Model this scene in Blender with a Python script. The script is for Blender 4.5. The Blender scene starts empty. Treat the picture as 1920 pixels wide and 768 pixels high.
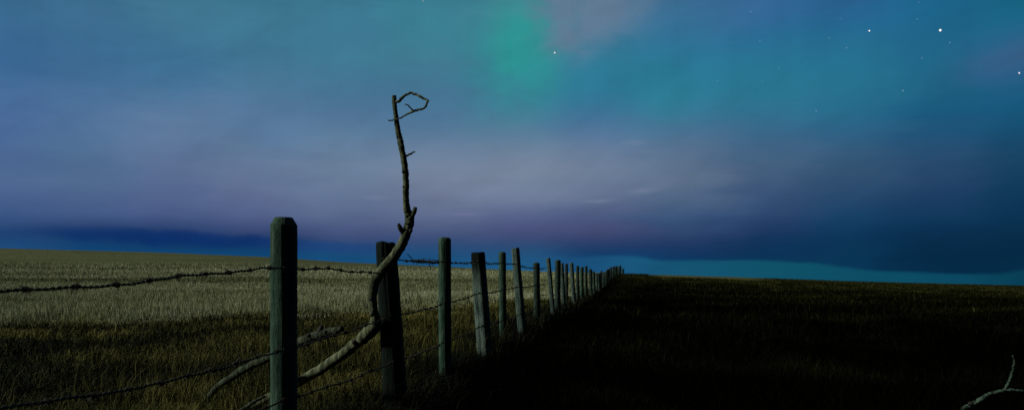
import bpy, math, random
import numpy as np
from mathutils import Vector, Matrix

random.seed(7)
rng = np.random.default_rng(11)
scene = bpy.context.scene
col = scene.collection
F = 1280.0            # focal length in photo pixels (24 mm on 36 mm, 1920 px wide)
HX, HY = 960.0, 508.0 # vanishing point of the level view direction
EYE = 1.0

def at(px, py, Y):
    """world point seen at photo pixel px,py at depth Y"""
    return Vector(((px-HX)/F*Y, Y, EYE-(py-HY)/F*Y))

def srgb(c):
    o = []
    for v in c:
        v = v/255.0
        o.append(v/12.92 if v <= 0.04045 else ((v+0.055)/1.055)**2.4)
    return (o[0], o[1], o[2], 1.0)

# ------------------------------------------------------------------ helpers
def tag(o, label=None, cat=None, group=None, kind=None):
    if label: o['label'] = label
    if cat: o['category'] = cat
    if group: o['group'] = group
    if kind: o['kind'] = kind
    return o

def mesh_obj(name, verts, faces, mats, parent=None, smooth=True, link=True):
    me = bpy.data.meshes.new(name)
    me.from_pydata([tuple(v) for v in verts], [], faces)
    if smooth:
        me.polygons.foreach_set('use_smooth', [True]*len(me.polygons))
    for m in (mats if isinstance(mats, (list, tuple)) else [mats]):
        me.materials.append(m)
    me.update()
    o = bpy.data.objects.new(name, me)
    if link: col.objects.link(o)
    if parent is not None: o.parent = parent
    return o

def np_mesh(name, V, faces_flat, nper, mat, attr=None):
    me = bpy.data.meshes.new(name)
    nf = len(faces_flat)//nper
    me.vertices.add(len(V)); me.vertices.foreach_set('co', V.astype(np.float32).ravel())
    me.loops.add(len(faces_flat)); me.loops.foreach_set('vertex_index', faces_flat.astype(np.int32))
    me.polygons.add(nf)
    me.polygons.foreach_set('loop_start', np.arange(nf, dtype=np.int32)*nper)
    me.polygons.foreach_set('loop_total', np.full(nf, nper, dtype=np.int32))
    me.polygons.foreach_set('use_smooth', np.ones(nf, dtype=bool))
    me.update(calc_edges=True)
    me.materials.append(mat)
    if attr is not None:
        a = me.attributes.new('tint', 'FLOAT', 'POINT')
        a.data.foreach_set('value', attr.astype(np.float32))
    o = bpy.data.objects.new(name, me); col.objects.link(o)
    return o

def catmull(pts, n=8):
    """pts: list of (Vector, radius) -> dense list"""
    P = [(Vector(p), r) for p, r in pts]
    out = []
    for i in range(len(P)-1):
        p0 = P[max(i-1, 0)]; p1 = P[i]; p2 = P[i+1]; p3 = P[min(i+2, len(P)-1)]
        for k in range(n):
            t = k/n
            f = lambda a, b, c, d: 0.5*((2*b)+(c-a)*t+(2*a-5*b+4*c-d)*t*t+(3*b-a-3*c+d)*t**3)
            out.append((Vector([f(p0[0][j], p1[0][j], p2[0][j], p3[0][j]) for j in range(3)]),
                        p1[1]*(1-t)+p2[1]*t))
    out.append(P[-1])
    return out

def sweep(path, seg=8, rough=0.0, cap=True, seed=0, lump=0.0):
    """tube along path [(pos, radius)] -> verts, faces"""
    rr = random.Random(seed)
    V, Fs = [], []
    n = len(path)
    up = Vector((0.13, -0.8, 0.57)).normalized()
    prev = None
    wob = [rr.uniform(0, 6.28) for _ in range(6)]
    s = 0.0
    for i, (p, r) in enumerate(path):
        a = path[max(i-1, 0)][0]; b = path[min(i+1, n-1)][0]
        t = (b-a)
        t = t.normalized() if t.length > 1e-9 else Vector((0, 0, 1))
        if prev is None:
            nrm = up - t*up.dot(t)
            if nrm.length < 1e-3: nrm = Vector((1, 0, 0)) - t*t.x
        else:
            nrm = prev - t*prev.dot(t)
        nrm.normalize(); prev = nrm
        bi = t.cross(nrm)
        if i: s += (p-path[i-1][0]).length
        rl = r*(1+lump*(0.5*math.sin(s*31+wob[0])+0.5*math.sin(s*67+wob[1])))
        for k in range(seg):
            an = 2*math.pi*k/seg
            q = rl*(1+rough*(rr.random()-0.5)+lump*0.6*math.sin(2*an+wob[2]+s*9)+lump*0.5*math.sin(3*an+wob[3]-s*21))
            V.append(p+nrm*math.cos(an)*q+bi*math.sin(an)*q)
    for i in range(n-1):
        for k in range(seg):
            k2 = (k+1) % seg
            Fs.append((i*seg+k, i*seg+k2, (i+1)*seg+k2, (i+1)*seg+k))
    if cap:
        Fs.append(tuple(range(seg))[::-1])
        Fs.append(tuple((n-1)*seg+k for k in range(seg)))
    return V, Fs

def jag(path, n, seed, amp=0.45):
    r_ = random.Random(seed); out = []
    for (a, ra), (b, rb_) in zip(path[:-1], path[1:]):
        for k in range(n):
            t = k/n; j = ra*amp
            out.append((a.lerp(b, t)+Vector((r_.uniform(-j, j), r_.uniform(-j, j), r_.uniform(-j, j))), (ra*(1-t)+rb_*t)*r_.uniform(1-amp*0.35, 1+amp*0.45)))
    out.append(path[-1]); return out

def merge(parts):
    V, Fs = [], []
    for v, f in parts:
        o = len(V); V += list(v); Fs += [tuple(i+o for i in q) for q in f]
    return V, Fs

# ------------------------------------------------------------------ node helpers
class NT:
    def __init__(s, tree):
        s.t = tree; s.n = tree.nodes; s.l = tree.links
    def node(s, typ, **kw):
        n = s.n.new(typ)
        for k, v in kw.items(): setattr(n, k, v)
        return n
    def set(s, sock, v):
        if isinstance(v, bpy.types.NodeSocket): s.l.new(v, sock)
        else: sock.default_value = v
    def math(s, op, a, b=None, c=None, clamp=False):
        n = s.node('ShaderNodeMath', operation=op, use_clamp=clamp)
        s.set(n.inputs[0], a)
        if b is not None: s.set(n.inputs[1], b)
        if c is not None: s.set(n.inputs[2], c)
        return n.outputs[0]
    def maprange(s, v, a, b, c=0.0, d=1.0, mode='SMOOTHSTEP'):
        n = s.node('ShaderNodeMapRange', interpolation_type=mode)
        s.set(n.inputs[0], v); s.set(n.inputs[1], a); s.set(n.inputs[2], b); s.set(n.inputs[3], c); s.set(n.inputs[4], d)
        return n.outputs[0]
    def mix(s, f, a, b, blend='MIX'):
        n = s.node('ShaderNodeMix', data_type='RGBA', blend_type=blend)
        s.set(n.inputs[0], f); s.set(n.inputs[6], a); s.set(n.inputs[7], b)
        return n.outputs[2]
    def ramp(s, f, stops, interp='LINEAR'):
        n = s.node('ShaderNodeValToRGB')
        cr = n.color_ramp; cr.interpolation = interp
        while len(cr.elements) > 1: cr.elements.remove(cr.elements[-1])
        stops = sorted(stops, key=lambda q: q[0])
        cr.elements[0].position = stops[0][0]; cr.elements[0].color = stops[0][1]
        for p, c in stops[1:]:
            e = cr.elements.new(p); e.color = c
        s.set(n.inputs[0], f)
        return n.outputs[0]
    def noise(s, vec, scale, detail=4, rough=0.55, dist=0.0):
        n = s.node('ShaderNodeTexNoise')
        s.set(n.inputs['Vector'], vec); n.inputs['Scale'].default_value = scale
        n.inputs['Detail'].default_value = detail; n.inputs['Roughness'].default_value = rough
        n.inputs['Distortion'].default_value = dist
        return n.outputs[0]
    def mapping(s, vec, scale=(1, 1, 1), loc=(0, 0, 0)):
        n = s.node('ShaderNodeMapping')
        s.set(n.inputs[0], vec); n.inputs[1].default_value = loc; n.inputs[3].default_value = scale
        return n.outputs[0]

def new_mat(name):
    m = bpy.data.materials.new(name); m.use_nodes = True
    t = NT(m.node_tree); t.n.clear()
    out = t.node('ShaderNodeOutputMaterial'); b = t.node('ShaderNodeBsdfPrincipled')
    t.l.new(b.outputs[0], out.inputs[0])
    return m, t, b

# ------------------------------------------------------------------ world: aurora night sky
def build_world():
    w = bpy.data.worlds.new('World'); scene.world = w; w.use_nodes = True
    t = NT(w.node_tree); t.n.clear()
    out = t.node('ShaderNodeOutputWorld'); bg = t.node('ShaderNodeBackground')
    t.l.new(bg.outputs[0], out.inputs[0])
    tc = t.node('ShaderNodeTexCoord').outputs['Generated']
    sep = t.node('ShaderNodeSeparateXYZ'); t.l.new(tc, sep.inputs[0])
    x, y, z = sep.outputs
    az = t.math('ARCTAN2', x, y)
    el0 = t.math('ARCSINE', z)
    # az/el vector for the cloud noise, stretched sideways
    cmb = t.node('ShaderNodeCombineXYZ'); t.l.new(az, cmb.inputs[0]); t.l.new(el0, cmb.inputs[1])
    sv = t.mapping(cmb.outputs[0], (1.0, 3.2, 1.0), (3.1, 0.4, 0))
    n1 = t.noise(sv, 3.0, 3, 0.5, 0.4)
    sv2 = t.mapping(cmb.outputs[0], (1.0, 5.0, 1.0), (7.3, 1.4, 2))
    n2 = t.noise(sv2, 7.0, 5, 0.55, 0.5)
    n3 = t.noise(t.mapping(cmb.outputs[0], (1.0, 1.5, 1.0), (5.1, 2.2, 4)), 9.0, 6, 0.6, 0.6)
    el = t.math('ADD', el0, t.math('MULTIPLY', t.math('SUBTRACT', n1, 0.5), 0.035))
    azw = t.math('ADD', az, t.math('MULTIPLY', t.math('SUBTRACT', n2, 0.5), 0.12))
    EM = 0.55
    f = t.math('DIVIDE', el, EM, clamp=True)
    rows = SKY_ROWS
    cols = SKY_COLS
    res = None; pa = None
    for cx, colours in cols:
        a = math.atan((cx-HX)/F)
        stops = []
        for ry, c in zip(rows, colours):
            c = (c[0]*(0.90 if ry > 390 else 0.97), c[1], c[1]+(c[2]-c[1])*(0.64 if ry >= 430 else 0.76 if ry >= 300 else 0.96))
            e = math.atan((HY-ry)/F*math.cos(a))
            stops.append((min(max(e/EM, 0.0), 1.0), srgb(c)))
        stops.append((0.97, srgb((30, 78, 100))))
        r = t.ramp(f, stops, 'B_SPLINE')
        if res is None: res = r
        else: res = t.mix(t.maprange(azw, pa, a), res, r)
        pa = a
    def blob(px, py, sx, sy, rot=0.0, warp=0.25, power=2.0, wn=None):
        a0 = math.atan((px-HX)/F); e0 = math.atan((HY-py)/F*math.cos(a0))
        k = math.cos(a0)**2/F
        da = t.math('SUBTRACT', az, a0); de = t.math('SUBTRACT', el0, e0)
        if warp:
            da = t.math('ADD', da, t.math('MULTIPLY', t.math('SUBTRACT', n3, 0.5), warp*sx/F*3.5))
            de = t.math('ADD', de, t.math('MULTIPLY', t.math('SUBTRACT', n3, 0.5), warp*sy/F*3.5))
        c, s_ = math.cos(rot), math.sin(rot)
        u = t.math('ADD', t.math('MULTIPLY', da, c), t.math('MULTIPLY', de, s_))
        v = t.math('SUBTRACT', t.math('MULTIPLY', de, c), t.math('MULTIPLY', da, s_))
        u = t.math('DIVIDE', u, sx/F); v = t.math('DIVIDE', v, sy/F)
        d = t.math('ADD', t.math('MULTIPLY', u, u), t.math('MULTIPLY', v, v))
        if power != 2.0: d = t.math('POWER', d, power/2)
        return t.math('EXPONENT', t.math('MULTIPLY', d, -1.0))
    for (px, py, sx, sy, rot, warp, power, colr, amt) in SKY_BLOBS:
        b = blob(px, py, sx, sy, rot, warp, power)
        res = t.mix(t.math('MULTIPLY', b, amt), res, srgb(colr))
    # clear strip of brighter sky under the cloud bank, low on the right
    fc = t.node('ShaderNodeFloatCurve'); cur = fc.mapping.curves[0]
    fc.mapping.use_clip = False
    pts = SKY_EDGE
    A0, A1 = -0.75, 0.75; E1 = 0.06
    P = []
    for px, py in pts:
        a = math.atan((px-HX)/F); e = math.atan((HY-py)/F*math.cos(a))
        P.append(((a-A0)/(A1-A0), e/E1*0.5+0.5))
    cur.points[0].location = P[0]; cur.points[1].location = P[-1]
    for q in P[1:-1]: cur.points.new(*q)
    fc.mapping.update()
    t.set(fc.inputs['Factor'], 1.0)
    t.l.new(t.maprange(az, A0, A1, mode='LINEAR'), fc.inputs['Value'])
    edge = t.math('MULTIPLY', t.math('SUBTRACT', fc.outputs[0], 0.5), 2*E1)
    nz = t.noise(t.mapping(cmb.outputs[0], (1, 6, 1), (1, 1, 1)), 9.0, 4, 0.6)
    edge = t.math('ADD', edge, t.math('MULTIPLY', t.math('SUBTRACT', nz, 0.5), 0.011))
    dlt = t.math('SUBTRACT', edge, el0)
    m = t.maprange(dlt, -0.0035, 0.0035)
    fade = t.maprange(az, math.atan((940-HX)/F), math.atan((1190-HX)/F))
    m = t.math('MULTIPLY', m, fade)
    strip = t.ramp(t.maprange(az, 0.0, math.atan(0.8), mode='LINEAR'), SKY_STRIP, 'LINEAR')
    res = t.mix(t.math('MULTIPLY', m, 0.92), res, strip)
    # soft cloud modulation
    rays = t.noise(t.mapping(cmb.outputs[0], (1.0, 0.06, 1.0), (9.0, 2.0, 7)), 26.0, 3, 0.5)
    ry_ = t.math('MULTIPLY', t.math('MULTIPLY', t.math('SUBTRACT', rays, 0.5), 0.16), t.maprange(el0, 0.13, 0.27))
    rot = t.node('ShaderNodeVectorRotate', rotation_type='Z_AXIS'); t.l.new(cmb.outputs[0], rot.inputs['Vector']); rot.inputs['Angle'].default_value = -0.45
    n4 = t.noise(t.mapping(rot.outputs[0], (1.0, 3.0, 1.0), (2.2, 6.1, 1)), 4.5, 7, 0.62, 0.7)
    ry_ = t.math('ADD', ry_, t.math('MULTIPLY', t.math('SUBTRACT', n4, 0.5), 0.34))
    mod = t.math('ADD', t.math('ADD', 1.0, ry_), t.math('ADD', t.math('MULTIPLY', t.math('SUBTRACT', n2, 0.5), 0.10), t.math('MULTIPLY', t.math('SUBTRACT', n3, 0.5), 0.16)))
    mulc = t.node('ShaderNodeVectorMath', operation='SCALE'); t.l.new(res, mulc.inputs[0]); t.l.new(mod, mulc.inputs[3])
    res = mulc.outputs[0]
    # the sky behind the viewer is dark
    back = t.maprange(t.math('ABSOLUTE', az), 0.85, 1.7)
    # light itself comes mostly from the aurora high ahead
    res = t.mix(back, res, BACK_SKY)
    # under the horizon
    res = t.mix(t.maprange(z, -0.03, -0.12), res, (0.002, 0.004, 0.005, 1))
    t.l.new(res, bg.inputs[0]); bg.inputs[1].default_value = 1.0

SKY_ROWS = [0, 60, 120, 180, 240, 300, 350, 400, 430, 455, 480, 510]
SKY_COLS = [
 (0,    [(62,108,146),(60,104,148),(56,102,148),(74,108,154),(76,104,154),(78,104,156),(80,102,156),(68,88,150),(44,70,142),(30,68,142),(36,78,150),(36,78,150)]),
 (160,  [(66,112,146),(62,108,146),(62,106,148),(72,108,150),(80,112,154),(82,110,156),(84,106,156),(78,92,152),(40,62,134),(16,58,130),(22,72,145),(22,72,145)]),
 (320,  [(70,122,148),(64,114,146),(60,108,146),(74,114,152),(90,118,155),(92,112,158),(92,106,157),(80,90,148),(36,58,130),(12,54,124),(22,76,148),(22,76,148)]),
 (480,  [(66,120,146),(64,118,146),(66,116,146),(84,118,154),(88,118,156),(100,120,158),(100,112,156),(92,98,152),(56,66,136),(12,56,126),(20,74,146),(20,74,146)]),
 (640,  [(62,120,145),(62,118,145),(66,120,146),(74,114,150),(96,124,158),(108,128,162),(108,122,160),(100,108,154),(74,78,144),(34,66,136),(20,76,145),(20,76,145)]),
 (820,  [(64,128,148),(60,128,148),(70,126,150),(72,114,148),(84,118,152),(116,130,162),(118,126,158),(104,108,152),(80,84,142),(46,72,142),(28,82,152),(28,82,152)]),
 (980,  [(80,128,148),(62,130,148),(56,130,148),(60,118,148),(82,118,150),(120,132,163),(122,134,162),(92,96,150),(78,76,142),(44,72,136),(32,84,148),(32,90,150)]),
 (1120, [(84,118,150),(60,118,150),(44,122,150),(48,118,150),(72,110,150),(112,126,160),(112,126,158),(80,86,142),(78,76,136),(36,58,126),(14,62,130),(14,62,130)]),
 (1280, [(66,112,152),(52,110,150),(42,120,150),(44,122,150),(70,110,145),(94,112,148),(98,115,148),(62,84,136),(54,70,130),(28,50,116),(14,56,118),(14,56,118)]),
 (1440, [(52,98,150),(40,102,145),(42,114,145),(42,118,144),(58,100,138),(74,100,138),(64,86,130),(48,70,124),(26,52,114),(14,50,108),(12,54,108),(12,54,108)]),
 (1600, [(45,100,150),(36,100,140),(40,112,144),(38,110,140),(44,94,132),(56,88,128),(52,80,124),(22,64,115),(15,54,108),(12,52,105),(12,54,104),(12,54,104)]),
 (1760, [(30,104,146),(32,100,138),(36,104,138),(26,92,126),(30,84,124),(44,78,122),(38,66,116),(16,56,104),(12,46,94),(8,42,88),(6,42,86),(6,42,86)]),
 (1920, [(20,100,130),(34,98,136),(46,92,135),(24,94,130),(22,78,116),(28,66,106),(18,60,102),(12,50,92),(9,44,87),(8,42,85),(6,42,82),(6,42,82)]),
]
# px, py, sx, sy, rot, warp, power, colour, amount
SKY_BLOBS = [
 (976, 80, 68, 92, -0.2, 0.5, 2.0, (44,150,146), 0.9),
 (1005, 140, 45, 55, 0.0, 0.5, 2.0, (44,142,146), 0.5),
 (1112, -4, 104, 76, 0.12, 0.7, 3.4, (98,122,147), 0.95),
 (1240, 185, 60, 40, 0.0, 0.5, 2.0, (44,128,146), 0.4),
 (1400, 20, 70, 40, 0.3, 0.6, 2.0, (62,108,152), 0.4),
 (1905, 104, 75, 24, 0.2, 0.3, 2.0, (72,92,132), 0.35),
 (330, 447, 200, 13, -0.03, 0.5, 4.0, (10,46,104), 0.85),
 (600, 462, 110, 10, -0.02, 0.5, 4.0, (24,66,124), 0.5),
 (300, 235, 110, 40, 0.15, 0.4, 2.0, (104,128,160), 0.35),
 (960, 365, 150, 22, -0.03, 0.3, 3.0, (122,134,162), 0.35),
 (1230, 350, 60, 10, 0.18, 0.6, 2.0, (112,126,156), 0.35),
 (1205, 357, 22, 4, 0.05, 0.4, 2.0, (120,134,160), 0.4),
 (1120, 377, 28, 4, 0.05, 0.2, 2.0, (122,134,162), 0.45),
 (1193, 267, 20, 4, 0.0, 0.2, 2.0, (112,128,156), 0.4),
 (705, 371, 18, 3, 0.0, 0.2, 2.0, (120,130,162), 0.4),
 (870, 401, 28, 3, 0.0, 0.2, 2.0, (118,118,160), 0.4),
]
SKY_EDGE = [(0,500),(800,498),(1060,480),(1190,480),(1228,486),(1400,488),(1500,492),(1570,499),(1740,512),(1850,513),(1920,506),(2100,500)]
def _st(px): return math.atan((px-HX)/F)/math.atan(0.8)
SKY_STRIP = [(0.0, srgb((34,82,138))), (_st(1120), srgb((28,84,124))), (_st(1260), srgb((22,84,114))), (_st(1440), srgb((17,84,106))), (_st(1650), srgb((13,78,100))), (_st(1800), srgb((11,72,95))), (_st(1920), srgb((8,62,84)))]
BACK_SKY = (0.006, 0.012, 0.018, 1)
build_world()

# ------------------------------------------------------------------ lamp (the low moon on the left)
sun = bpy.data.lights.new('moon_light', 'SUN'); sun.energy = 3.4; sun.angle = math.radians(4)
sun.color = (0.89, 1.0, 0.78)
so = bpy.data.objects.new('moon_light', sun); col.objects.link(so)
S_AZ, S_EL = math.radians(-99), math.radians(28)
sd = Vector((math.sin(S_AZ)*math.cos(S_EL), math.cos(S_AZ)*math.cos(S_EL), math.sin(S_EL)))
so.rotation_euler = sd.to_track_quat('Z', 'Y').to_euler(); so.location = sd*50

# ------------------------------------------------------------------ terrain
EU = np.array([-1.2, -0.75, -0.516, -0.35, -0.2427, -0.125, 0.0, 0.07, 0.13, 0.165, 0.25, 0.344, 0.5, 0.75, 1.2])
EYP = np.array([460, 465, 473, 482, 491.5, 498, 506, 511, 514, 513.5, 516, 520, 527, 535, 542.0])
EE = (HY-EYP)/F
RU = np.array([-1.2, -0.6, -0.25, 0.0, 0.165, 0.4, 1.2]); RR = np.array([260, 240, 190, 130, 86, 80, 80.0])
HU = np.linspace(-1.2, 1.2, 97)

def sstep(t):
    t = np.clip(t, 0, 1); return t*t*(3-2*t)

def vnoise(x, y, s=0):
    """cheap smooth value noise"""
    xi = np.floor(x).astype(np.int64); yi = np.floor(y).astype(np.int64)
    fx = x-xi; fy = y-yi; fx = fx*fx*(3-2*fx); fy = fy*fy*(3-2*fy)
    def h(a, b):
        n = (a*374761393 + b*668265263 + s*974634777) & 0x7fffffff
        n = ((n ^ (n >> 13))*1274126177) & 0x7fffffff
        return ((n ^ (n >> 16)) & 0xffff)/65535.0
    return (h(xi, yi)*(1-fx)+h(xi+1, yi)*fx)*(1-fy)+(h(xi, yi+1)*(1-fx)+h(xi+1, yi+1)*fx)*fy

def base_h(u, Y, H):
    R = np.interp(u, RU, RR); t = Y/R
    S = sstep((t-0.12)/0.88)
    h = H*S
    h = np.where(t > 1, H-(np.abs(H)*0.6+1.2)*(np.minimum(t, 4)-1)**2, h)
    h = h-0.24*np.exp(-((Y-40)/15.0)**2)*np.clip(u*3+1, 0, 1)
    return h
HT = np.zeros_like(HU)
_Y = np.geomspace(10, 600, 500)
for i, u in enumerate(HU):
    e = np.interp(u, EU, EE); H = 1+e*np.interp(u, RU, RR)
    for _ in range(30):
        a = np.max((base_h(u, _Y, H)-1)/_Y)
        H += (e-a)*np.interp(u, RU, RR)*0.8
    HT[i] = H
def height(X, Y):
    X = np.asarray(X, dtype=float); Y = np.asarray(Y, dtype=float)
    r = np.hypot(X, Y)
    az = np.arctan2(X, Y)
    u = np.tan(np.clip(az, -0.87, 0.87))
    D = np.where(Y > 0.2*np.abs(X), np.maximum(Y, r/1.56), r/1.56)
    h = base_h(u, D, np.interp(u, HU, HT))
    w = sstep((2.2-np.abs(az))/0.9)
    h = h*w - 1.2*(1-w)*sstep((r-40)/200)
    bump = (vnoise(X*0.9, Y*0.9, 3)-0.5)*0.05+(vnoise(X*0.25, Y*0.25, 5)-0.5)*0.08
    return h+bump*sstep((r-1)/3)*(1-0.5*sstep((r-60)/100))
def hz(x, y): return float(height(np.array([x]), np.array([y]))[0])

def warp(n, near, far):
    t = np.linspace(-1, 1, n); k = np.arcsinh(far/near)
    return near*np.sinh(t*k)
gx = warp(341, 4.0, 900); gy = warp(421, 4.0, 900)
GX, GY = np.meshgrid(gx, gy)
V = np.stack([GX.ravel(), GY.ravel(), height(GX.ravel(), GY.ravel())], 1)
nx, ny = len(gx), len(gy)
I = (np.arange(ny-1)[:, None]*nx+np.arange(nx-1)[None, :]).ravel()
FACE = np.stack([I, I+1, I+nx+1, I+nx], 1).ravel()

# fence line, x at depth y
FX0, FK = -1.62, 0.172
def fence_x(Y): return FX0+FK*Y
# wheat edge line: from (-9.4,12.5) to (0.75,24)
WK = (0.75+8.9)/(22-11.6)
def wheat_side(X, Y):     # >0 inside the wheat
    n = (vnoise(X*0.7, Y*0.7, 9)-0.5)*1.6+(vnoise(X*3, Y*3, 10)-0.5)*0.9
    return ((-8.9+(Y-11.6)*WK)-X)/math.hypot(1, WK)+n

def ground_material():
    m, t, b = new_mat('field_ground')
    g = t.node('ShaderNodeNewGeometry').outputs['Position']
    sep = t.node('ShaderNodeSeparateXYZ'); t.l.new(g, sep.inputs[0]); X, Y, Z = sep.outputs
    flat = t.mapping(g, (1, 1, 0))
    nA = t.noise(flat, 0.9, 4, 0.6); nB = t.noise(flat, 9.0, 5, 0.65)
    nC = t.noise(t.mapping(g, (0.03, 0.10, 0)), 1.0, 4, 0.6, 0.6)
    nD = t.noise(t.mapping(g, (1.6, 0.35, 0)), 1.0, 6, 0.75)
    # straw crop
    wheat = t.mix(t.maprange(nD, 0.35, 0.68), WHEAT_D, WHEAT_L)
    wheat = t.mix(t.maprange(nC, 0.50, 0.66, 0, 0.55), wheat, WHEAT_BAND)
    dry = t.mix(t.maprange(nB, 0.35, 0.7), DRY_D, DRY_L)
    dark = t.mix(t.maprange(nB, 0.4, 0.75), DARK_D, DARK_L)
    far = t.mix(t.maprange(nA, 0.4, 0.7), DARKFAR_D, DARKFAR_L)
    dark = t.mix(t.maprange(Y, 35, 75), dark, far)
    wl = t.math('SUBTRACT', t.math('ADD', t.math('MULTIPLY', t.math('SUBTRACT', Y, 11.6), WK), -8.9), X)
    wl = t.math('ADD', wl, t.math('MULTIPLY', t.math('SUBTRACT', nA, 0.5), 2.5))
    c = t.mix(t.maprange(wl, -0.3, 0.5), dry, wheat)
    fl = t.math('SUBTRACT', X, t.math('ADD', t.math('MULTIPLY', Y, FK), FX0))
    fl = t.math('ADD', fl, t.math('MULTIPLY', t.math('SUBTRACT', nA, 0.5), 0.8))
    c = t.mix(t.maprange(fl, -1.1, -0.2), c, dark)  # dark field right of the fence; its spill to the left is painted shade
    tan = t.math('DIVIDE', X, t.math('MAXIMUM', Y, 1.0))
    ridge = t.math('MULTIPLY', t.math('MULTIPLY', t.maprange(Y, 66, 72), t.maprange(tan, 0.19, 0.23)), t.maprange(tan, 0.40, 0.33))
    c = t.mix(ridge, c, (0.11, 0.10, 0.045, 1))
    t.l.new(c, b.inputs['Base Color']); b.inputs['Roughness'].default_value = 0.95
    b.inputs['Specular IOR Level'].default_value = 0.0
    bp = t.node('ShaderNodeBump'); bp.inputs['Strength'].default_value = 0.7; bp.inputs['Distance'].default_value = 0.08
    hgt = t.math('ADD', nB, t.math('MULTIPLY', nD, 2.0))
    t.l.new(hgt, bp.inputs['Height']); t.l.new(bp.outputs[0], b.inputs['Normal'])
    return m
WHEAT_D = (0.075, 0.075, 0.038, 1); WHEAT_L = (0.17, 0.16, 0.095, 1); WHEAT_BAND = (0.05, 0.055, 0.028, 1)
DRY_D = (0.016, 0.014, 0.005, 1); DRY_L = (0.055, 0.045, 0.015, 1)
DARK_D = (0.0015, 0.002, 0.0012, 1); DARK_L = (0.004, 0.0045, 0.002, 1)
DARKFAR_D = (0.010, 0.010, 0.004, 1); DARKFAR_L = (0.032, 0.030, 0.011, 1)
ground = np_mesh('ground', V, FACE, 4, ground_material())
tag(ground, kind='structure')

# ------------------------------------------------------------------ blades
def blade_mat(name, stops, rough=0.8, spec=0.08):
    m, t, b = new_mat(name)
    a = t.node('ShaderNodeAttribute'); a.attribute_name = 'tint'
    c = t.ramp(a.outputs['Fac'], stops)
    t.l.new(c, b.inputs['Base Color']); b.inputs['Roughness'].default_value = rough
    b.inputs['Specular IOR Level'].default_value = spec
    return m

def blades(name, X, Y, L, W, lean, mat, tint, curl=0.5):
    n = len(X)
    Z = height(X, Y)-0.02
    an = rng.uniform(0, 2*np.pi, n)             # lean direction
    fa = rng.uniform(0, np.pi, n)               # facing
    dx, dy = np.cos(an)*lean, np.sin(an)*lean
    wx, wy = np.cos(fa)*W/2, np.sin(fa)*W/2
    m1x, m1y, m1z = X+dx*L*0.35, Y+dy*L*0.35, Z+L*0.55*np.sqrt(np.clip(1-lean**2*0.3, 0.1, 1))
    top = np.clip(1-lean*curl, 0.15, 1)
    tx, ty, tz = X+dx*L, Y+dy*L, Z+L*top
    P = np.empty((n, 5, 3))
    P[:, 0] = np.stack([X-wx, Y-wy, Z], 1); P[:, 1] = np.stack([X+wx, Y+wy, Z], 1)
    P[:, 2] = np.stack([m1x+wx*.8, m1y+wy*.8, m1z], 1); P[:, 3] = np.stack([m1x-wx*.8, m1y-wy*.8, m1z], 1)
    P[:, 4] = np.stack([tx, ty, tz], 1)
    me = bpy.data.meshes.new(name)
    base = np.arange(n)*5
    q = np.stack([base, base+1, base+2, base+3], 1)
    tr = np.stack([base+3, base+2, base+4], 1)
    loops = np.concatenate([q.ravel(), tr.ravel()])
    me.vertices.add(n*5); me.vertices.foreach_set('co', P.astype(np.float32).ravel())
    me.loops.add(len(loops)); me.loops.foreach_set('vertex_index', loops.astype(np.int32))
    me.polygons.add(2*n)
    ls = np.concatenate([np.arange(n)*4, n*4+np.arange(n)*3]); lt = np.concatenate([np.full(n, 4), np.full(n, 3)])
    me.polygons.foreach_set('loop_start', ls.astype(np.int32)); me.polygons.foreach_set('loop_total', lt.astype(np.int32))
    me.update(calc_edges=True); me.materials.append(mat)
    a = me.attributes.new('tint', 'FLOAT', 'POINT'); a.data.foreach_set('value', np.repeat(tint, 5).astype(np.float32))
    o = bpy.data.objects.new(name, me); col.objects.link(o)
    return o

def in_view(X, Y, m=1.1): return (np.abs(X) < 0.80*Y+m)

def sample_power(n, y0, y1, p, xl, xr):
    """depths with density falling as Y**-p, x uniform over the view wedge"""
    u = rng.random(n)
    if abs(p-1) < 1e-6: Y = y0*(y1/y0)**u
    else:
        q = 1-p; Y = (y0**q+(y1**q-y0**q)*u)**(1/q)
    X = (xl+(xr-xl)*rng.random(n))*Y
    return X, Y

# wheat: upright straw stalks
X, Y = sample_power(900000, 9, 105, 0.9, -0.82, 0.18)
k = (wheat_side(X, Y)+rng.normal(0, 0.55, len(X)) > -0.15) & (X < fence_x(Y)-0.6) & (rng.random(len(X)) > (Y-45)/60)
X, Y = X[k], Y[k]; n = len(X)
cl = vnoise(X*1.2, Y*1.2, 21)
L = rng.uniform(0.16, 0.40, n)*(0.7+0.5*cl)*np.clip(0.55+0.3*wheat_side(X, Y), 0.4, 1); W = np.clip(0.00065*Y, 0.006, 0.04)*rng.uniform(0.7, 1.3, n)
tint = np.clip(0.46+0.7*(vnoise(X*0.02+3, Y*0.11, 4)-0.5)+0.3*(vnoise(X*0.12, Y*0.35, 4)-0.5)+0.35*(vnoise(X*2.5, Y*1.0, 6)-0.5)+rng.normal(0, 0.16, n), 0, 1)
strk = np.clip((vnoise(X*0.035+1.7, Y*0.16, 51)*0.7+vnoise(X*0.11, Y*0.5, 52)*0.3-0.56)/0.12, 0, 1)*np.clip((Y-17)/8, 0, 1)
tint = np.clip(tint-0.38*strk, 0, 1)
wheat_m = blade_mat('wheat_straw', [(0.0, (0.14, 0.14, 0.07, 1)), (0.35, (0.29, 0.28, 0.17, 1)), (0.7, (0.41, 0.395, 0.28, 1)), (1.0, (0.53, 0.50, 0.37, 1))])
o = blades('wheat', X, Y, L, W, rng.uniform(0.02, 0.22, n), wheat_m, tint)
tag(o, 'pale straw coloured cereal crop standing beyond the dry grass left of the fence', 'crop', kind='stuff')

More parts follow.
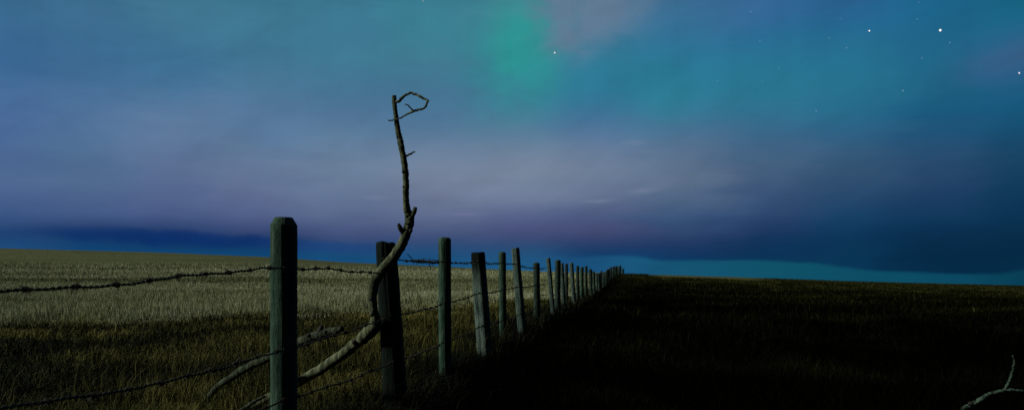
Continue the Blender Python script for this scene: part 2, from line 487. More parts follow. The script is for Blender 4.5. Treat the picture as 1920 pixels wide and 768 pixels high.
# dry tangled grass between the wheat and the fence
X, Y = sample_power(620000, 3.0, 60, 1.1, -0.86, 0.18)
side = wheat_side(X, Y)
k = (side+rng.normal(0, 0.6, len(X)) < 0.4) & (X < fence_x(Y)+0.15+rng.normal(0, 0.12, len(X))) & (vnoise(X*1.1, Y*1.1, 31)+0.35*rng.random(len(X)) > 0.42)
X, Y, side = X[k], Y[k], side[k]; n = len(X)
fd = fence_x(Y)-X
tall = np.exp(-np.maximum(fd, 0)/0.9)
cl = vnoise(X*1.4, Y*1.4, 22)
L = rng.uniform(0.05, 0.19, n)*(0.5+1.0*cl)+tall*rng.uniform(0.02, 0.20, n)*(0.4+cl)+(rng.random(n) < 0.02)*rng.uniform(0.05, 0.2, n)
W = np.clip(0.0008*Y, 0.0032, 0.03)*rng.uniform(0.6, 1.4, n)
big = vnoise(X*0.45, Y*0.9, 23)
foot = np.exp(-(np.maximum(fd+0.3, 0)/0.85)**2)  # shade along the fence foot, painted into the blade tint below
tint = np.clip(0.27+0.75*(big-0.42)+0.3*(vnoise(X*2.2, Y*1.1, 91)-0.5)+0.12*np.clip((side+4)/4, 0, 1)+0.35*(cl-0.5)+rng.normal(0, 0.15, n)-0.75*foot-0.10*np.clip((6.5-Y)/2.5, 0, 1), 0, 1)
dry_m = blade_mat('dry_grass_blades', [(0.0, (0.004, 0.0045, 0.002, 1)), (0.3, (0.045, 0.040, 0.012, 1)), (0.65, (0.15, 0.125, 0.036, 1)), (1.0, (0.32, 0.27, 0.10, 1))])
lean = rng.uniform(0.2, 1.1, n)
TX, TY, TL, TW, TT, TLe = [X], [Y], [L], [W], [tint], [lean]
for q in range(300):
    ty = 4.6*(40/4.6)**rng.random(); fdq = rng.uniform(-0.1, 1.5) if q % 3 else rng.uniform(0.3, 3.0)
    if ty < 6.0 and fdq < 1.0: continue
    tx = fence_x(ty)-fdq; nb = int(rng.integers(60, 170)); hgt = rng.uniform(0.2, 0.55)*(1.0 if ty < 12 else 0.8)
    gold = 0.42 if (fdq > 0.35 and rng.random() < 0.75) else 0.08
    rr_ = np.abs(rng.normal(0, 0.16, nb)); aa = rng.uniform(0, 6.28, nb)
    TX.append(tx+rr_*np.cos(aa)); TY.append(ty+rr_*np.sin(aa)); TL.append(hgt*rng.uniform(0.4, 1.0, nb))
    TW.append(np.clip(0.0007*ty, 0.0035, 0.02)*rng.uniform(0.6, 1.3, nb)); TT.append(np.clip(gold+rng.normal(0, 0.14, nb), 0, 1)); TLe.append(rng.uniform(0.1, 0.7, nb))
X, Y, L, W, tint, lean = map(np.concatenate, (TX, TY, TL, TW, TT, TLe)); n = len(X)
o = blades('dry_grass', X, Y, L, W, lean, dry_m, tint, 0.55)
tag(o, 'tangled golden brown dry grass along the left side of the fence', 'grass', kind='stuff')

# dark pasture right of the fence
X, Y = sample_power(420000, 3.0, 100, 1.0, -0.3, 0.84)
k = (X > fence_x(Y)-0.05+rng.normal(0, 0.1, len(X))) & ~((Y > 66+rng.normal(0, 2, len(X))) & (X/Y > 0.2) & (X/Y < 0.37))
X, Y = X[k], Y[k]; n = len(X)
cl = vnoise(X*1.1, Y*1.1, 41)
L = rng.uniform(0.06, 0.22, n)*(0.5+cl); W = np.clip(0.001*Y, 0.004, 0.03)*rng.uniform(0.6, 1.4, n)
tint = np.clip(-0.02+0.5*(vnoise(X*0.5, Y*0.5, 43)-0.35)+0.5*np.clip((Y-14)/50, 0, 1)+rng.normal(0, 0.13, n)+0.08*np.clip((X-fence_x(Y)-1.5)/6, 0, 1)-0.10*np.clip((7-Y)/3, 0, 1), 0, 1)
dark_m = blade_mat('dark_grass_blades', [(0.0, (0.0006, 0.0008, 0.0004, 1)), (0.4, (0.0065, 0.0065, 0.0024, 1)), (0.75, (0.021, 0.021, 0.007, 1)), (1.0, (0.08, 0.075, 0.024, 1))], spec=0.0)
st = (rng.random(n) < 0.012) & (Y > 9)
L = np.where(st, rng.uniform(0.18, 0.42, n), L)
tint = np.clip(tint+(rng.random(n) < 0.02)*0.25*(Y > 6)+st*0.12, 0, 1)
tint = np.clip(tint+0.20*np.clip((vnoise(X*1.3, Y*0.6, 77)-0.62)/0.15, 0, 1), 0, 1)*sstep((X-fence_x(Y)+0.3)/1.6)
o = blades('dark_grass', X, Y, L, W, rng.uniform(0.1, 0.9, n), dark_m, tint, 0.5)
tag(o, 'very dark rough grass covering the field right of the fence', 'grass', kind='stuff')

# ------------------------------------------------------------------ wood materials
def wood_mat(name, c_dark, c_mid, c_lichen, lich=0.5, band=18.0, top_dark=0.0):
    m, t, b = new_mat(name)
    tc = t.node('ShaderNodeTexCoord').outputs['Object']
    g1 = t.noise(t.mapping(tc, (1, 1, 0.05)), 75, 6, 0.75, 0.5)
    g2 = t.noise(t.mapping(tc, (1, 1, 0.25)), band, 5, 0.65)
    g3 = t.noise(tc, 9, 5, 0.7)
    c = t.mix(t.maprange(g1, 0.32, 0.68), c_dark, c_mid)
    c = t.mix(t.math('MULTIPLY', t.maprange(g2, 0.42, 0.66), lich), c, c_lichen)
    c = t.mix(t.maprange(g3, 0.55, 0.75, 0, 0.75), c, c_dark)
    if top_dark:
        zz = t.node('ShaderNodeSeparateXYZ'); t.l.new(tc, zz.inputs[0])
        k = t.math('ADD', zz.outputs[2], t.math('MULTIPLY', t.math('SUBTRACT', g1, 0.5), 0.5))
        c = t.mix(t.maprange(k, top_dark-0.12, top_dark+0.12), c, (0.003, 0.005, 0.005, 1))
    t.l.new(c, b.inputs['Base Color']); b.inputs['Roughness'].default_value = 0.85
    b.inputs['Specular IOR Level'].default_value = 0.1
    bp = t.node('ShaderNodeBump'); bp.inputs['Strength'].default_value = 1.0; bp.inputs['Distance'].default_value = 0.012
    t.l.new(t.math('ADD', g1, t.math('MULTIPLY', g3, 0.7)), bp.inputs['Height']); t.l.new(bp.outputs[0], b.inputs['Normal'])
    return m
m_treated = wood_mat('treated_post_wood', (0.004, 0.015, 0.012, 1), (0.034, 0.068, 0.052, 1), (0.085, 0.135, 0.108, 1), 0.6)
m_old = wood_mat('weathered_post_wood', (0.006, 0.010, 0.009, 1), (0.028, 0.045, 0.040, 1), (0.06, 0.085, 0.075, 1), 0.4)
m_grey = wood_mat('grey_post_wood', (0.012, 0.022, 0.022, 1), (0.06, 0.085, 0.085, 1), (0.13, 0.165, 0.155, 1), 0.55)
m_stained = wood_mat('stained_split_post', (0.012, 0.022, 0.022, 1), (0.085, 0.115, 0.115, 1), (0.17, 0.21, 0.20, 1), 0.6, 18, 0.95)
m_endwood = wood_mat('old_post_end', (0.002, 0.004, 0.004, 1), (0.006, 0.011, 0.011, 1), (0.012, 0.022, 0.021, 1), 0.3)
m_bark = wood_mat('branch_bark', (0.008, 0.010, 0.006, 1), (0.10, 0.107, 0.067, 1), (0.24, 0.24, 0.16, 1), 0.65, 30)
m_bark_dim = wood_mat('old_limb_bark', (0.005, 0.006, 0.004, 1), (0.030, 0.034, 0.022, 1), (0.11, 0.12, 0.088, 1), 0.6, 26)
m_bark_pale = wood_mat('lichen_bark', (0.008, 0.012, 0.009, 1), (0.03, 0.045, 0.036, 1), (0.10, 0.15, 0.125, 1), 0.8, 40)
m_knot, _t, _b = new_mat('branch_knot'); _b.inputs['Base Color'].default_value = (0.012, 0.010, 0.007, 1); _b.inputs['Roughness'].default_value = 0.95
m_wire, _t, _b = new_mat('rusty_wire')
_g = _t.noise(_t.node('ShaderNodeTexCoord').outputs['Object'], 120, 4, 0.6)
_t.l.new(_t.mix(_g, (0.006, 0.005, 0.004, 1), (0.03, 0.018, 0.01, 1)), _b.inputs['Base Color'])
_b.inputs['Roughness'].default_value = 0.75; _b.inputs['Metallic'].default_value = 0.3
m_staple, _t, _b = new_mat('staple_metal'); _b.inputs['Base Color'].default_value = (0.03, 0.025, 0.02, 1); _b.inputs['Metallic'].default_value = 0.0; _b.inputs['Roughness'].default_value = 0.8

# ------------------------------------------------------------------ posts
def post_mesh(w, h, kind, seed, detail=1.0, mats=None, taper=0.0):
    """upright post, foot buried 0.3 m, object origin at ground; kind round|split"""
    rr = random.Random(seed)
    seg = 64 if detail > .5 else 12
    zs = [-0.3]+list(np.linspace(0, h-0.045, 34 if detail > .5 else 7))
    ph = [rr.uniform(0, 6.28) for _ in range(8)]
    cr = [(rr.uniform(0, 6.28), rr.uniform(0.2, 0.9)*h, rr.uniform(0.15, 0.5)*h) for _ in range(4 if kind == 'split' else 2)]
    V, Fs = [], []
    def prof(an, z):
        r = w/2*(1+taper*(1-z/h))
        if kind == 'split':
            n = 3.4
            r *= 1.0/((abs(math.cos(an))**n+abs(math.sin(an))**n)**(1/n))*0.95
            r *= 1+0.035*math.sin(3*an+ph[0])+0.02*math.sin(7*an+ph[1]+z*1.5)
        else:
            r *= 1+0.018*math.sin(2*an+ph[0])+0.012*math.sin(5*an+ph[1]+z*2)
        if detail > .5:
            r *= 1+0.012*math.sin(an*16+ph[6]+0.8*math.sin(z*5+ph[7]))*math.sin(z*3+an*2+ph[4])
        r *= 1+0.012*math.sin(z*9+ph[2])+0.01*math.sin(z*21+ph[3]+an)
        for ca, cz, ch in cr:
            d = math.atan2(math.sin(an-ca), math.cos(an-ca))
            r -= 0.004*math.exp(-(d/0.07)**2)*math.exp(-((z-cz)/ch)**2)
        return r
    rings = [(z, 1.0) for z in zs]
    if kind == 'split':
        rings += [(h-0.012, 0.985), (h, 0.93), (h+0.002, 0.5), (h-0.004, 0.0)]
    elif detail > .5 and seed == 1:
        rings += [(h-0.038, 1.0), (h-0.036, 0.99), (h-0.020, 0.84), (h-0.004, 0.69), (h-0.002, 0.66), (h-0.001, 0.63), (h, 0.3), (h, 0.0)]
    else:
        rings += [(h-0.02, 0.985), (h-0.008, 0.88), (h, 0.68), (h+0.003, 0.3), (h+0.003, 0.0)]
    tl = [rr.uniform(-0.12, 0.12), rr.uniform(-0.12, 0.12)]
    for z, s in rings:
        for k in range(seg):
            an = 2*math.pi*k/seg
            r = prof(an, z)*s if s > 0 else 0.001
            x, y = r*math.cos(an), r*math.sin(an)
            zz = z
            if z > h-0.05 and kind == 'split':
                zz = z+tl[0]*x+tl[1]*y+0.004*math.sin(5*an+ph[5])*s
            V.append((x, y, zz))
    nr = len(rings)
    for i in range(nr-1):
        for k in range(seg):
            k2 = (k+1) % seg
            Fs.append((i*seg+k, i*seg+k2, (i+1)*seg+k2, (i+1)*seg+k))
    Fs.append(tuple((nr-1)*seg+k for k in range(seg)))
    Fs.append(tuple(range(seg))[::-1])
    return V, Fs

def staple_mesh():
    pts = []
    for k in range(9):
        a = math.pi*k/8
        pts.append((Vector((0, -0.004-0.005*math.sin(a), 0.009*math.cos(a))), 0.0014))
    pts = [(Vector((0, 0.012, 0.009)), 0.0014)]+pts+[(Vector((0, 0.012, -0.009)), 0.0014)]
    return sweep(pts, 6)
_sv, _sf = staple_mesh()
staple_me = bpy.data.meshes.new('staple'); staple_me.from_pydata([tuple(v) for v in _sv], [], _sf); staple_me.materials.append(m_staple)

GROUP = 'wooden posts of the barbed wire fence'
# px at eye level, px at bottom lean shift (per metre, in m), top py, depth, width, kind, material, label
POSTS = [
 (532, 0.000, 407, 3.19, 0.118, 'round', m_treated, 'nearest round treated post with chamfered top, largest in the row', 0.0),
 (727, 0.060, 455, 4.60, 0.142, 'split', m_endwood, 'broad black old post with the tall dead branch leaning on it', 0.18),
 (834, 0.004, 445, 5.98, 0.108, 'round', m_treated, 'slim round greenish post just right of the knotted wire splice', 0.0),
 (896, 0.085, 472, 7.26, 0.138, 'split', m_stained, 'thick leaning split post with black top and pale grey lower face', 0.12),
 (942, 0.012, 472, 8.70, 0.094, 'round', m_treated, 'slim upright post close behind the thick leaning split post', 0.0),
 (968, 0.095, 464, 9.72, 0.106, 'split', m_grey, 'tall post leaning left at its top, sixth along the fence', 0.1),
 (1006, 0.01, 492, 11.83, 0.112, 'round', m_old, 'short upright post standing alone in the gap after the tall leaning one', 0.0),
 (1029, 0.10, 483, 14.0, 0.085, 'split', m_grey, 'thin tall post leaning left just past the short upright one', 0.0),
 (1046, -0.01, 487, 15.6, 0.13, 'round', m_old, 'dark stout post overlapping a paler leaning post behind it', 0.0),
 (1053, 0.07, 493, 16.7, 0.10, 'split', m_grey, 'pale leaning post half hidden behind the dark stout post', 0.0),
 (1062, 0.01, 494, 17.9, 0.09, 'round', m_old, 'thin upright post eleventh along, next to a tall leaning post', 0.0),
 (1072, 0.075, 492, 19.6, 0.11, 'split', m_grey, 'tall leaning post twelfth along the receding fence', 0.0),
 (1083, 0.01, 498, 21.4, 0.10, 'round', m_old, 'dark slim post thirteenth along the receding fence', 0.0),
 (1091, 0.0, 500, 23.4, 0.13, 'round', m_treated, 'olive green post catching light, fourteenth along the fence', 0.0),
 (1099, 0.0, 498, 25.7, 0.11, 'round', m_old, 'dark post a little taller than the olive one before it', 0.0),
 (1107, 0.03, 504, 28.4, 0.14, 'split', m_old, 'stout dark post sixteenth along the receding fence', 0.0),
]
post_info = []
def add_post(px, lean, top, Y, w, kind, mat, label, taper, seed, detail=1.0, mesh=None, leany=0.0):
    X = (px-HX)/F*Y
    gz = hz(X, Y)
    ztop = EYE-(top-HY)/F*Y
    h = max(ztop-gz, 0.75)
    if mesh is None:
        v, f = post_mesh(w, h, kind, seed, detail, None, taper)
        o = mesh_obj('fence_post', v, f, mat)
    else:
        o = mesh.copy(); col.objects.link(o)
    # origin at ground; lean so that the axis passes px at wire height (0.5 m under the top)
    X0 = X+lean*(1.0-gz)
    o.location = (X0, Y, gz)
    o.rotation_euler = (leany, -math.atan(lean), random.Random(seed).uniform(-0.25, 0.25) if kind == 'split' else 0)
    if taper or kind == 'split': o.rotation_euler = (leany, -math.atan(lean), (-0.55 if seed != 2 else 0.12))
    tag(o, label, 'post', GROUP)
    post_info.append((X0, Y, gz, lean, w, h, o))
    return o
for i, p in enumerate(POSTS):
    add_post(*p[:7], p[7], p[8], i+1, 1.0 if i < 9 else 0.4)
# crowded far run up to the ridge
far_protos = []
Yf = 31.0; j = 0
rp = random.Random(5)
while Yf < 84:
    px = 1180-2070/Yf
    px += max(0, (Yf-55)/30)*9
    top_tab = np.interp(Yf, [28, 35, 44, 52, 61, 77, 90], [505, 511, 512, 511, 508, 504, 500])
    lab = 'small dark post in the crowded far stretch of fence near the ridge'
    if Yf > 78: lab = 'dark post at the very end of the fence on the ridge'
    if not far_protos or j < 4:
        o = add_post(px, rp.uniform(-0.02, 0.07), top_tab+rp.uniform(-1.5, 1.5), Yf, rp.uniform(0.10, 0.14), 'round', [m_old, m_grey][j % 2], lab, 0, 40+j, 0.3)
        far_protos.append(o)
    else:
        src = far_protos[j % 4]
        X = (px-HX)/F*Yf; gz = hz(X, Yf)
        o = src.copy(); col.objects.link(o)
        ln = rp.uniform(-0.02, 0.07)
        o.location = (X, Yf, gz); o.rotation_euler = (rp.uniform(-.03, .03), -ln, rp.uniform(0, 3))
        tag(o, lab, 'post', GROUP)
        post_info.append((X, Yf, gz, ln, 0.12, src.dimensions.z-0.3, o))
    Yf += 2.15+rp.uniform(-0.3, 0.3); j += 1
# brace pair at the ridge
for q, (px, top, w, lb) in enumerate([(1163, 497, 0.26, 'tall dark corner post on the ridge where the fence ends'),
                                      (1168, 503, 0.30, 'squat dark post right beside the tall corner post on the ridge')]):
    add_post(px, 0.0, top, 85.0+q*0.5, w, 'round', m_old, lb, 0, 90+q, 0.3)

# ------------------------------------------------------------------ barbed wires
def barb_mesh():
    parts = []
    for q, off in enumerate((-0.003, 0.003)):
        pts = []
        for k in range(15):
            a = 2*math.pi*1.4*k/14 + q*1.6
            pts.append((Vector((off+(k/14-.5)*0.008, 0.0052*math.cos(a), 0.0052*math.sin(a))), 0.0013))
        a0 = q*1.6; a1 = 2*math.pi*1.4+q*1.6
        d0 = Vector((-0.25, math.sin(a0), -math.cos(a0))).normalized(); d1 = Vector((0.25, -math.sin(a1), math.cos(a1))).normalized()
        pts = [(pts[0][0]+d0*0.017, 0.0004), (pts[0][0]+d0*0.006, 0.0013)]+pts+[(pts[-1][0]+d1*0.006, 0.0013), (pts[-1][0]+d1*0.017, 0.0004)]
        parts.append(sweep(pts, 5))
    v, f = merge(parts)
    me = bpy.data.meshes.new('barb'); me.from_pydata([tuple(p) for p in v], [], f); me.materials.append(m_wire)
    return me
barb_me = barb_mesh()

def place_barb(parent, p, tdir, roll, sc=1.0):
    b = bpy.data.objects.new('barb', barb_me); col.objects.link(b); b.parent = parent
    b.rotation_mode = 'QUATERNION'
    q = tdir.to_track_quat('X', 'Z')
    from mathutils import Quaternion
    b.rotation_quaternion = q @ Quaternion((1, 0, 0), roll)
    b.location = p; b.scale = (sc, sc, sc)
    return b

def wire_object(name, pts, label, twist_to=14.0, barb_to=13.0, barb_step=0.152, offset=0.0, sag=0.0, r=0.0028):
    """pts: list of Vector control points; returns wire thing with barb children"""
    path = []
    for a, b in zip(pts[:-1], pts[1:]):
        d = (b-a).length; n = max(2, int(d/(0.006 if a.y < 9 else 0.02 if a.y < twist_to else 0.6)))
        for k in range(n):
            t = k/n
            p = a.lerp(b, t); s = 4*t*(1-t)*sag*min(d, 2.0)
            p = p+Vector((0.004*math.sin(p.y*7), 0.0, -s+0.003*math.sin(p.y*11)+0.0015*math.sin(p.y*37)))
            path.append(p)
    path.append(pts[-1])
    near = [p for p in path if p.y < twist_to]; farp = [p for p in path if p.y >= twist_to-0.05]
    parts = []
    for q in (0, 1):
        pp = []; s = 0
        for i, p in enumerate(near):
            if i: s += (p-near[i-1]).length
            a = 2*math.pi*s/0.045+q*math.pi
            pp.append((p+Vector((math.cos(a)*r*1.05, 0, math.sin(a)*r*1.05)), r))
        if len(pp) > 2: parts.append(sweep(pp, 5))
    if len(farp) > 2:
        parts.append(sweep([(p, 0.0032) for p in farp], 4))
    v, f = merge(parts)
    o = mesh_obj(name, v, f, m_wire)
    tag(o, label, 'wire', 'strands of barbed wire on the fence')
    s = 0; nxt = offset; cnt = 0
    rb = random.Random(int(offset*1000)+3)
    for i in range(1, len(path)-1):
        s += (path[i]-path[i-1]).length
        if path[i].y > barb_to: break
        if s >= nxt and cnt < 98:
            place_barb(o, path[i], (path[i+1]-path[i-1]).normalized(), rb.uniform(0, 6.28), rb.uniform(1.3, 1.65))
            nxt = s+barb_step*rb.uniform(0.94, 1.06); cnt += 1
    return o

def post_attach(i, py=None, zrel=None):
    X0, Y, gz, lean, w, h, o = post_info[i]
    z = (EYE-(py-HY)/F*Y) if py is not None else gz+zrel
    ax = X0-lean*(z-gz)
    d = Vector((-ax, -Y, 0)).normalized()
    s = 1.0 if i > 1 else 1.08
    q = Vector((ax, Y, z))+d*(w/2*s+0.006)
    if py is not None:        # keep it on the observed line after moving towards the eye
        q.z = EYE-(py-HY)/F*q.y
    return q

def add_staple(i, p):
    o = post_info[i][6]
    s = bpy.data.objects.new('staple', staple_me); col.objects.link(s); s.parent = o
    d = Vector((p.x, p.y, 0)).normalized()
    m = Matrix.Translation(p)@d.to_track_quat('Y', 'Z').to_matrix().to_4x4()
    bpy.context.view_layer.update()
    s.matrix_parent_inverse = Matrix.Identity(4)
    s.matrix_basis = o.matrix_world.inverted()@m

N_NEAR = 16
top_y = [503, 512, 490, 490, 492, 494, 502, 500, 501, 502, 502, 503, 505, 506, 507, 509]
mid_y = [656, 592, 568, 549, 543, 537, 534, 529, 530, 529, 528, 527, 526, 526, 526, 526]
low_y = [749, 678, 640, 610, 599, 588, 575, 563, 558, 554, 551, 549, 547, 545, 543, 541]
top = [post_attach(i, py=top_y[i]) for i in range(N_NEAR)]
mid = [post_attach(i, py=mid_y[i]) for i in range(N_NEAR)]
low = [post_attach(i, py=low_y[i]) for i in range(N_NEAR)]
for L_ in (top, mid, low):
    for i in range(N_NEAR if L_ is top else N_NEAR):
        if i < 9: add_staple(i, L_[i])
for i in range(N_NEAR, len(post_info)-2):
    if i % 2 == 0:
        top.append(post_attach(i, zrel=0.98)); mid.append(post_attach(i, zrel=0.62)); low.append(post_attach(i, zrel=0.32))
# top strand from the unseen previous post past the camera to the second post
def lpt(px, py): return at(px, py, 2070/(1180-px)-0.06)
pre = [at(-420, 556, 1.24), lpt(-120, 551), lpt(0, 546), lpt(120, 541), lpt(205, 534), lpt(290, 524), lpt(375, 515), lpt(430, 509), lpt(490, 503)]
wire_top_a = wire_object('barbed_wire', pre+[top[0], lpt(620, 504)+Vector((0, 0, 0)), lpt(670, 509.5), top[1]],
    'top barbed strand from the left edge across the nearest post to the black post', offset=0.05)
w2 = post_attach(1, py=484)
wire_object('barbed_wire', [w2+Vector((-0.03, 0.0, 0.004)), w2, lpt(775, 488), lpt(800, 491)]+top[2:],
    'top barbed strand from the black post away to the ridge, knotted at its start', offset=0.42, sag=0.012)
prem = [at(-350, 800, 1.30), lpt(0, 764), lpt(120, 748), lpt(250, 725), lpt(330, 711), lpt(400, 693), lpt(460, 674)]
wire_object('barbed_wire', prem+[mid[0], lpt(620, 630)]+mid[1:],
    'middle barbed strand rising past the nearest post and on along the whole fence', offset=0.08, sag=0.008)
wire_object('barbed_wire', [lpt(430, 790)]+low, 'lowest barbed strand running through the dark grass at the fence foot', offset=0.1, sag=0.01)

# knotted splice between the black post and the slim one
def splice():
    rs = random.Random(9)
    base = at(763, 488, 4.85); end = at(822, 491, 5.7)
    parts = []
    for q in range(3):
        pts = []
        n = 90
        for k in range(n):
            t = k/(n-1)
            p = base.lerp(end, 0.1+t*0.85)
            a = t*2*math.pi*(9+2*q)+q*2.1
            rad = 0.007+0.007*math.exp(-((t-0.35)/0.16)**2)+0.005*math.exp(-((t-0.7)/0.1)**2)
            pts.append((p+Vector((math.cos(a)*rad*0.5, math.cos(a)*rad*.5, math.sin(a)*rad)), 0.0030))
        parts.append(sweep(pts, 5))
    # loose tail ends
    parts.append(sweep(catmull([(at(774, 487, 5.0), .0036), (at(768, 480, 4.98), .0034), (at(763, 475, 4.95), .002)]), 5))
    parts.append(sweep(catmull([(at(803, 490, 5.3), .0046), (at(806, 498, 5.28), .0038), (at(808, 506, 5.27), .0018)]), 5))
    parts.append(sweep(catmull([(at(790, 490, 5.2), .002), (at(795, 484, 5.18), .0018), (at(800, 487, 5.18), .0012)]), 5))
    v, f = merge(parts)
    return v, f
v, f = splice()
o = mesh_obj('wire_splice', v, f, m_wire)
tag(o, 'dark knot of twisted repair wire between the black post and the slim round post', 'wire')
for q, px in enumerate((784, 793, 806, 813, 820)):
    place_barb(o, at(px, 489.5, 4.85+(px-763)/59*.85), Vector((0.15, 1, 0)).normalized(), q*1.3, 1.8)

# ------------------------------------------------------------------ dead branch leaning on the black post
def px_path(lst): return [(at(x, y, Y), w*Y/F/2) for x, y, Y, w in lst]
main = px_path([
 (440, 779, 4.95, 15), (480, 757, 4.9, 16), (520, 737, 4.86, 17), (560, 715, 4.82, 18), (600, 692, 4.76, 19), (640, 665, 4.68, 20), (668, 643, 4.6, 21),
 (690, 624, 4.54, 25), (705, 606, 4.50, 23), (702, 588, 4.47, 16), (699, 570, 4.46, 17), (699, 545, 4.45, 18), (706, 520, 4.44, 20), (722, 500, 4.43, 20),
 (742, 476, 4.42, 19), (757, 450, 4.41, 18), (766, 425, 4.40, 18), (768, 408, 4.40, 17), (763, 392, 4.39, 14), (761, 365, 4.38, 12), (761, 335, 4.37, 12), (758, 305, 4.36, 11.5),
 (754, 283, 4.36, 11), (751, 265, 4.36, 11.5), (746, 245, 4.36, 10), (743, 222, 4.36, 9), (740, 200, 4.36, 8.5), (739, 179, 4.36, 8.5)])
v, f = sweep(jag(catmull(main, 4), 2, 3, 0.08), 14, 0.10, seed=3, lump=0.02)
branch = mesh_obj('dead_branch', v, f, m_bark)
tag(branch, 'tall crooked dead branch leaning on the black post, hooked twig at its top', 'branch')
def limb(name, lst, mat, parent, seed, seg=8, rough=0.15, lump=0.10, n=6):
    v, f = sweep(jag(px_path(lst), 3, seed) if name == 'twig' else catmull(px_path(lst), n), seg, rough, seed=seed, lump=lump)
    return mesh_obj(name, v, f, mat, parent)
limb('broken_stub', [(765, 418, 4.4, 12), (771, 406, 4.39, 11), (777, 396, 4.38, 9), (779, 388, 4.38, 6)], m_bark, branch, 5, 10)
limb('broken_stub', [(760, 443, 4.4, 11), (754, 433, 4.39, 9), (750, 426, 4.38, 9), (747, 419, 4.38, 5)], m_knot, branch, 6, 10)
limb('twig', [(741, 195, 4.36, 6), (750, 188, 4.35, 5.5), (759, 179, 4.34, 5), (768, 173.5, 4.33, 5), (780, 177, 4.32, 4.5), (790, 181, 4.31, 4.5), (803, 190, 4.3, 5.5),
              (796, 202, 4.3, 4.5), (786, 206, 4.31, 4.5), (775, 209, 4.32, 4.5), (765, 213, 4.33, 3.5), (752, 221, 4.34, 2.8), (740, 225, 4.34, 2.4), (728, 226, 4.35, 2.2)], m_bark, branch, 8, 7, 0.3, 0.12)
limb('twig', [(776, 208, 4.32, 3.5), (770, 203, 4.31, 3), (765, 197, 4.30, 2.6), (759, 195, 4.30, 2)], m_bark, branch, 9, 6)
limb('twig', [(760, 293, 4.36, 4), (766, 290, 4.35, 4), (772, 287, 4.34, 3.5), (778, 284, 4.33, 2.5)], m_bark, branch, 10, 6)
def knot(x, y, Y, w, parent, seed):
    c = at(x, y, Y); r = w*Y/F/2
    rr = random.Random(seed); Vv, Ff = [], []
    for i in range(5):
        a = math.pi*(i+0.5)/5
        for k in range(8):
            b = 2*math.pi*k/8; q = r*rr.uniform(0.75, 1.2)
            Vv.append(c+Vector((math.sin(a)*math.cos(b), math.sin(a)*math.sin(b)*.7, math.cos(a)*0.8))*q)
    for i in range(4):
        for k in range(8): Ff.append((i*8+k, i*8+(k+1) % 8, (i+1)*8+(k+1) % 8, (i+1)*8+k))
    Ff += [tuple(range(8))[::-1], tuple(32+k for k in range(8))]
    return mesh_obj('knot', Vv, Ff, m_knot, parent)
for q, (x, y, w) in enumerate([(753, 275, 9), (746, 258, 6), (756, 322, 7), (757, 350, 5), (761, 375, 7), (770, 432, 8), (763, 405, 7), (696, 560, 9), (697, 590, 9), (664, 641, 12), (741, 233, 4), (611, 690, 8)]):
    Y = 4.33 if y < 620 else 4.55
    knot(x, y, Y, w, branch, 60+q)

# thick fallen limb propped over the middle strand
fl = px_path([(372, 762, 5.35, 12), (390, 744, 5.3, 14), (410, 723, 5.2, 16), (440, 702, 5.05, 17), (475, 682, 4.85, 18), (510, 666, 4.6, 19), (545, 648, 4.35, 20), (575, 635, 4.1, 20), (600, 627, 3.93, 20), (622, 621, 3.85, 19), (641, 616, 3.8, 13)])
fl = [(p, r*0.8) for p, r in fl]
v, f = sweep(jag(catmull(fl, 3), 2, 4, 0.15), 12, 0.14, seed=12, lump=0.04)
limbo = mesh_obj('fallen_limb', v, f, m_bark_dim)
tag(limbo, 'thick broken limb rising behind the nearest post and propped on the middle strand', 'branch')
limb('broken_stub', [(598, 628, 3.92, 14), (601, 618, 3.9, 11), (603, 611, 3.88, 6)], m_knot, limbo, 15, 8)
knot(578, 628, 3.98, 10, limbo, 81); knot(610, 622, 3.8, 9, limbo, 82)
# little pale stick low by the nearest post
st = px_path([(440, 775, 4.5, 6), (462, 762, 4.5, 8), (478, 751, 4.48, 8), (496, 742, 4.46, 5)])
v, f = sweep(catmull(st, 6), 8, 0.2, seed=22, lump=0.1)
o = mesh_obj('fallen_stick', v, f, m_bark_dim)
tag(o, 'short pale stick in the grass low beside the foot of the nearest post', 'branch')

# lichen covered branch lying in the lower right corner
rb = px_path([(1775, 790, 4.7, 12), (1803, 768, 4.68, 12), (1822, 757, 4.66, 13), (1838, 748, 4.64, 12), (1855, 737, 4.62, 10), (1872, 733, 4.6, 9), (1884, 729, 4.58, 8),
              (1892, 716, 4.56, 7.5), (1897, 702, 4.54, 8), (1901, 686, 4.52, 8), (1902, 674, 4.5, 7), (1898, 666, 4.49, 5)])
rb = [(p, r*0.62) for p, r in rb]
v, f = sweep(jag(catmull(rb, 3), 2, 5, 0.3), 10, 0.3, seed=31, lump=0.05)
rbo = mesh_obj('lichen_branch', v, f, m_bark_pale)
tag(rbo, 'pale lichen covered forked branch lying in the dark grass at lower right', 'branch')
limb('twig', [(1880, 731, 4.58, 5), (1898, 730, 4.56, 5), (1915, 732, 4.55, 5), (1940, 735, 4.55, 4)], m_bark_pale, rbo, 33)
knot(1820, 756, 4.6, 10, rbo, 85)

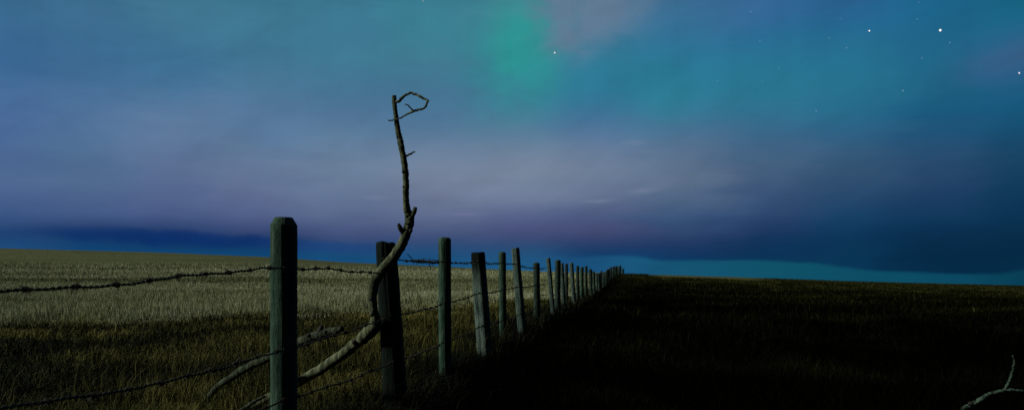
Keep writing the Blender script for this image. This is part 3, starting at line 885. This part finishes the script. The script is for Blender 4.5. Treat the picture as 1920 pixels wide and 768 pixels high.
# ------------------------------------------------------------------ stars
def star_mat(name, c, s):
    m = bpy.data.materials.new(name); m.use_nodes = True
    t = NT(m.node_tree); t.n.clear()
    out = t.node('ShaderNodeOutputMaterial'); e = t.node('ShaderNodeEmission')
    e.inputs[0].default_value = c; e.inputs[1].default_value = s; t.l.new(e.outputs[0], out.inputs[0])
    m.cycles.emission_sampling = 'NONE'
    return m
sm_b = star_mat('star_white', (1, 0.93, 0.9, 1), 1.5); sm_d = star_mat('star_blue', (0.7, 0.9, 1, 1), 0.5)
def star(px, py, rpx, mat, label):
    D = 2600.0; p = at(px, py, D); r = rpx*(0.68 if rpx > 1.35 else 0.72)/F*D
    Vv, Ff = [], []
    for i in range(7):
        a = math.pi*(i+0.5)/7
        for k in range(10):
            b = 2*math.pi*k/10
            Vv.append(Vector((math.sin(a)*math.cos(b), math.sin(a)*math.sin(b), math.cos(a)))*r)
    for i in range(6):
        for k in range(10): Ff.append((i*10+k, i*10+(k+1) % 10, (i+1)*10+(k+1) % 10, (i+1)*10+k))
    Ff += [tuple(range(10))[::-1], tuple(60+k for k in range(10))]
    o = mesh_obj('star', Vv, Ff, mat); o.location = p
    tag(o, label, 'star', 'stars in the night sky')
star(1763, 57, 2.6, sm_b, 'brightest star, a white dot high in the teal sky at right')
star(1630, 58, 1.7, sm_b, 'second brightest star, level with and left of the brightest one')
star(1911, 137, 1.7, sm_b, 'star at the right edge just under the mauve cloud wisp')
star(1040, 99, 1.5, sm_b, 'star beside the green glow just below the pinkish cloud')
star(793, 2, 1.4, sm_d, 'star touching the top edge above the hooked branch')
star(1693, 170, 1.3, sm_d, 'small star below the brightest two, midway between them')
star(1530, 208, 1.2, sm_d, 'small star lowest of all, down toward the grey cloud')
star(1587, 90, 1.1, sm_d, 'small star just below left of the second brightest star')
star(1781, 80, 1.0, sm_d, 'faint star just below right of the brightest star')
star(1408, 22, 0.9, sm_d, 'faint star near the top between the pinkish cloud and the bright stars')
for x, y, r in [(1720, 36, .8), (1729, 109, .8), (1461, 128, .8), (1575, 36, .7), (1554, 71, .7), (1723, 5, .8), (1345, 152, .7), (1429, 152, .7), (1425, 77, .7), (835, 72, .6)]:
    star(x, y, r, sm_d, 'very faint pinprick star scattered in the upper sky')

# ------------------------------------------------------------------ camera, render settings
cam = bpy.data.cameras.new('camera'); co = bpy.data.objects.new('camera', cam); col.objects.link(co)
cam.sensor_width = 36; cam.lens = 24.0
cam.shift_y = (HY-384)/1920.0
co.location = (0, 0, EYE); co.rotation_euler = (math.radians(90), 0, 0)
cam.clip_start = 0.05; cam.clip_end = 6000
cam.dof.use_dof = True; cam.dof.focus_distance = 5.0; cam.dof.aperture_fstop = 3.2
scene.camera = co
vs = scene.view_settings
vs.view_transform = 'Standard'; vs.look = 'None'; vs.exposure = 0.0; vs.gamma = 1.0
scene.cycles.use_denoising = False
scene.cycles.sample_clamp_direct = 2.0; scene.cycles.sample_clamp_indirect = 0.5
scene.cycles.max_bounces = 4; scene.cycles.diffuse_bounces = 2
scene.render.film_transparent = False
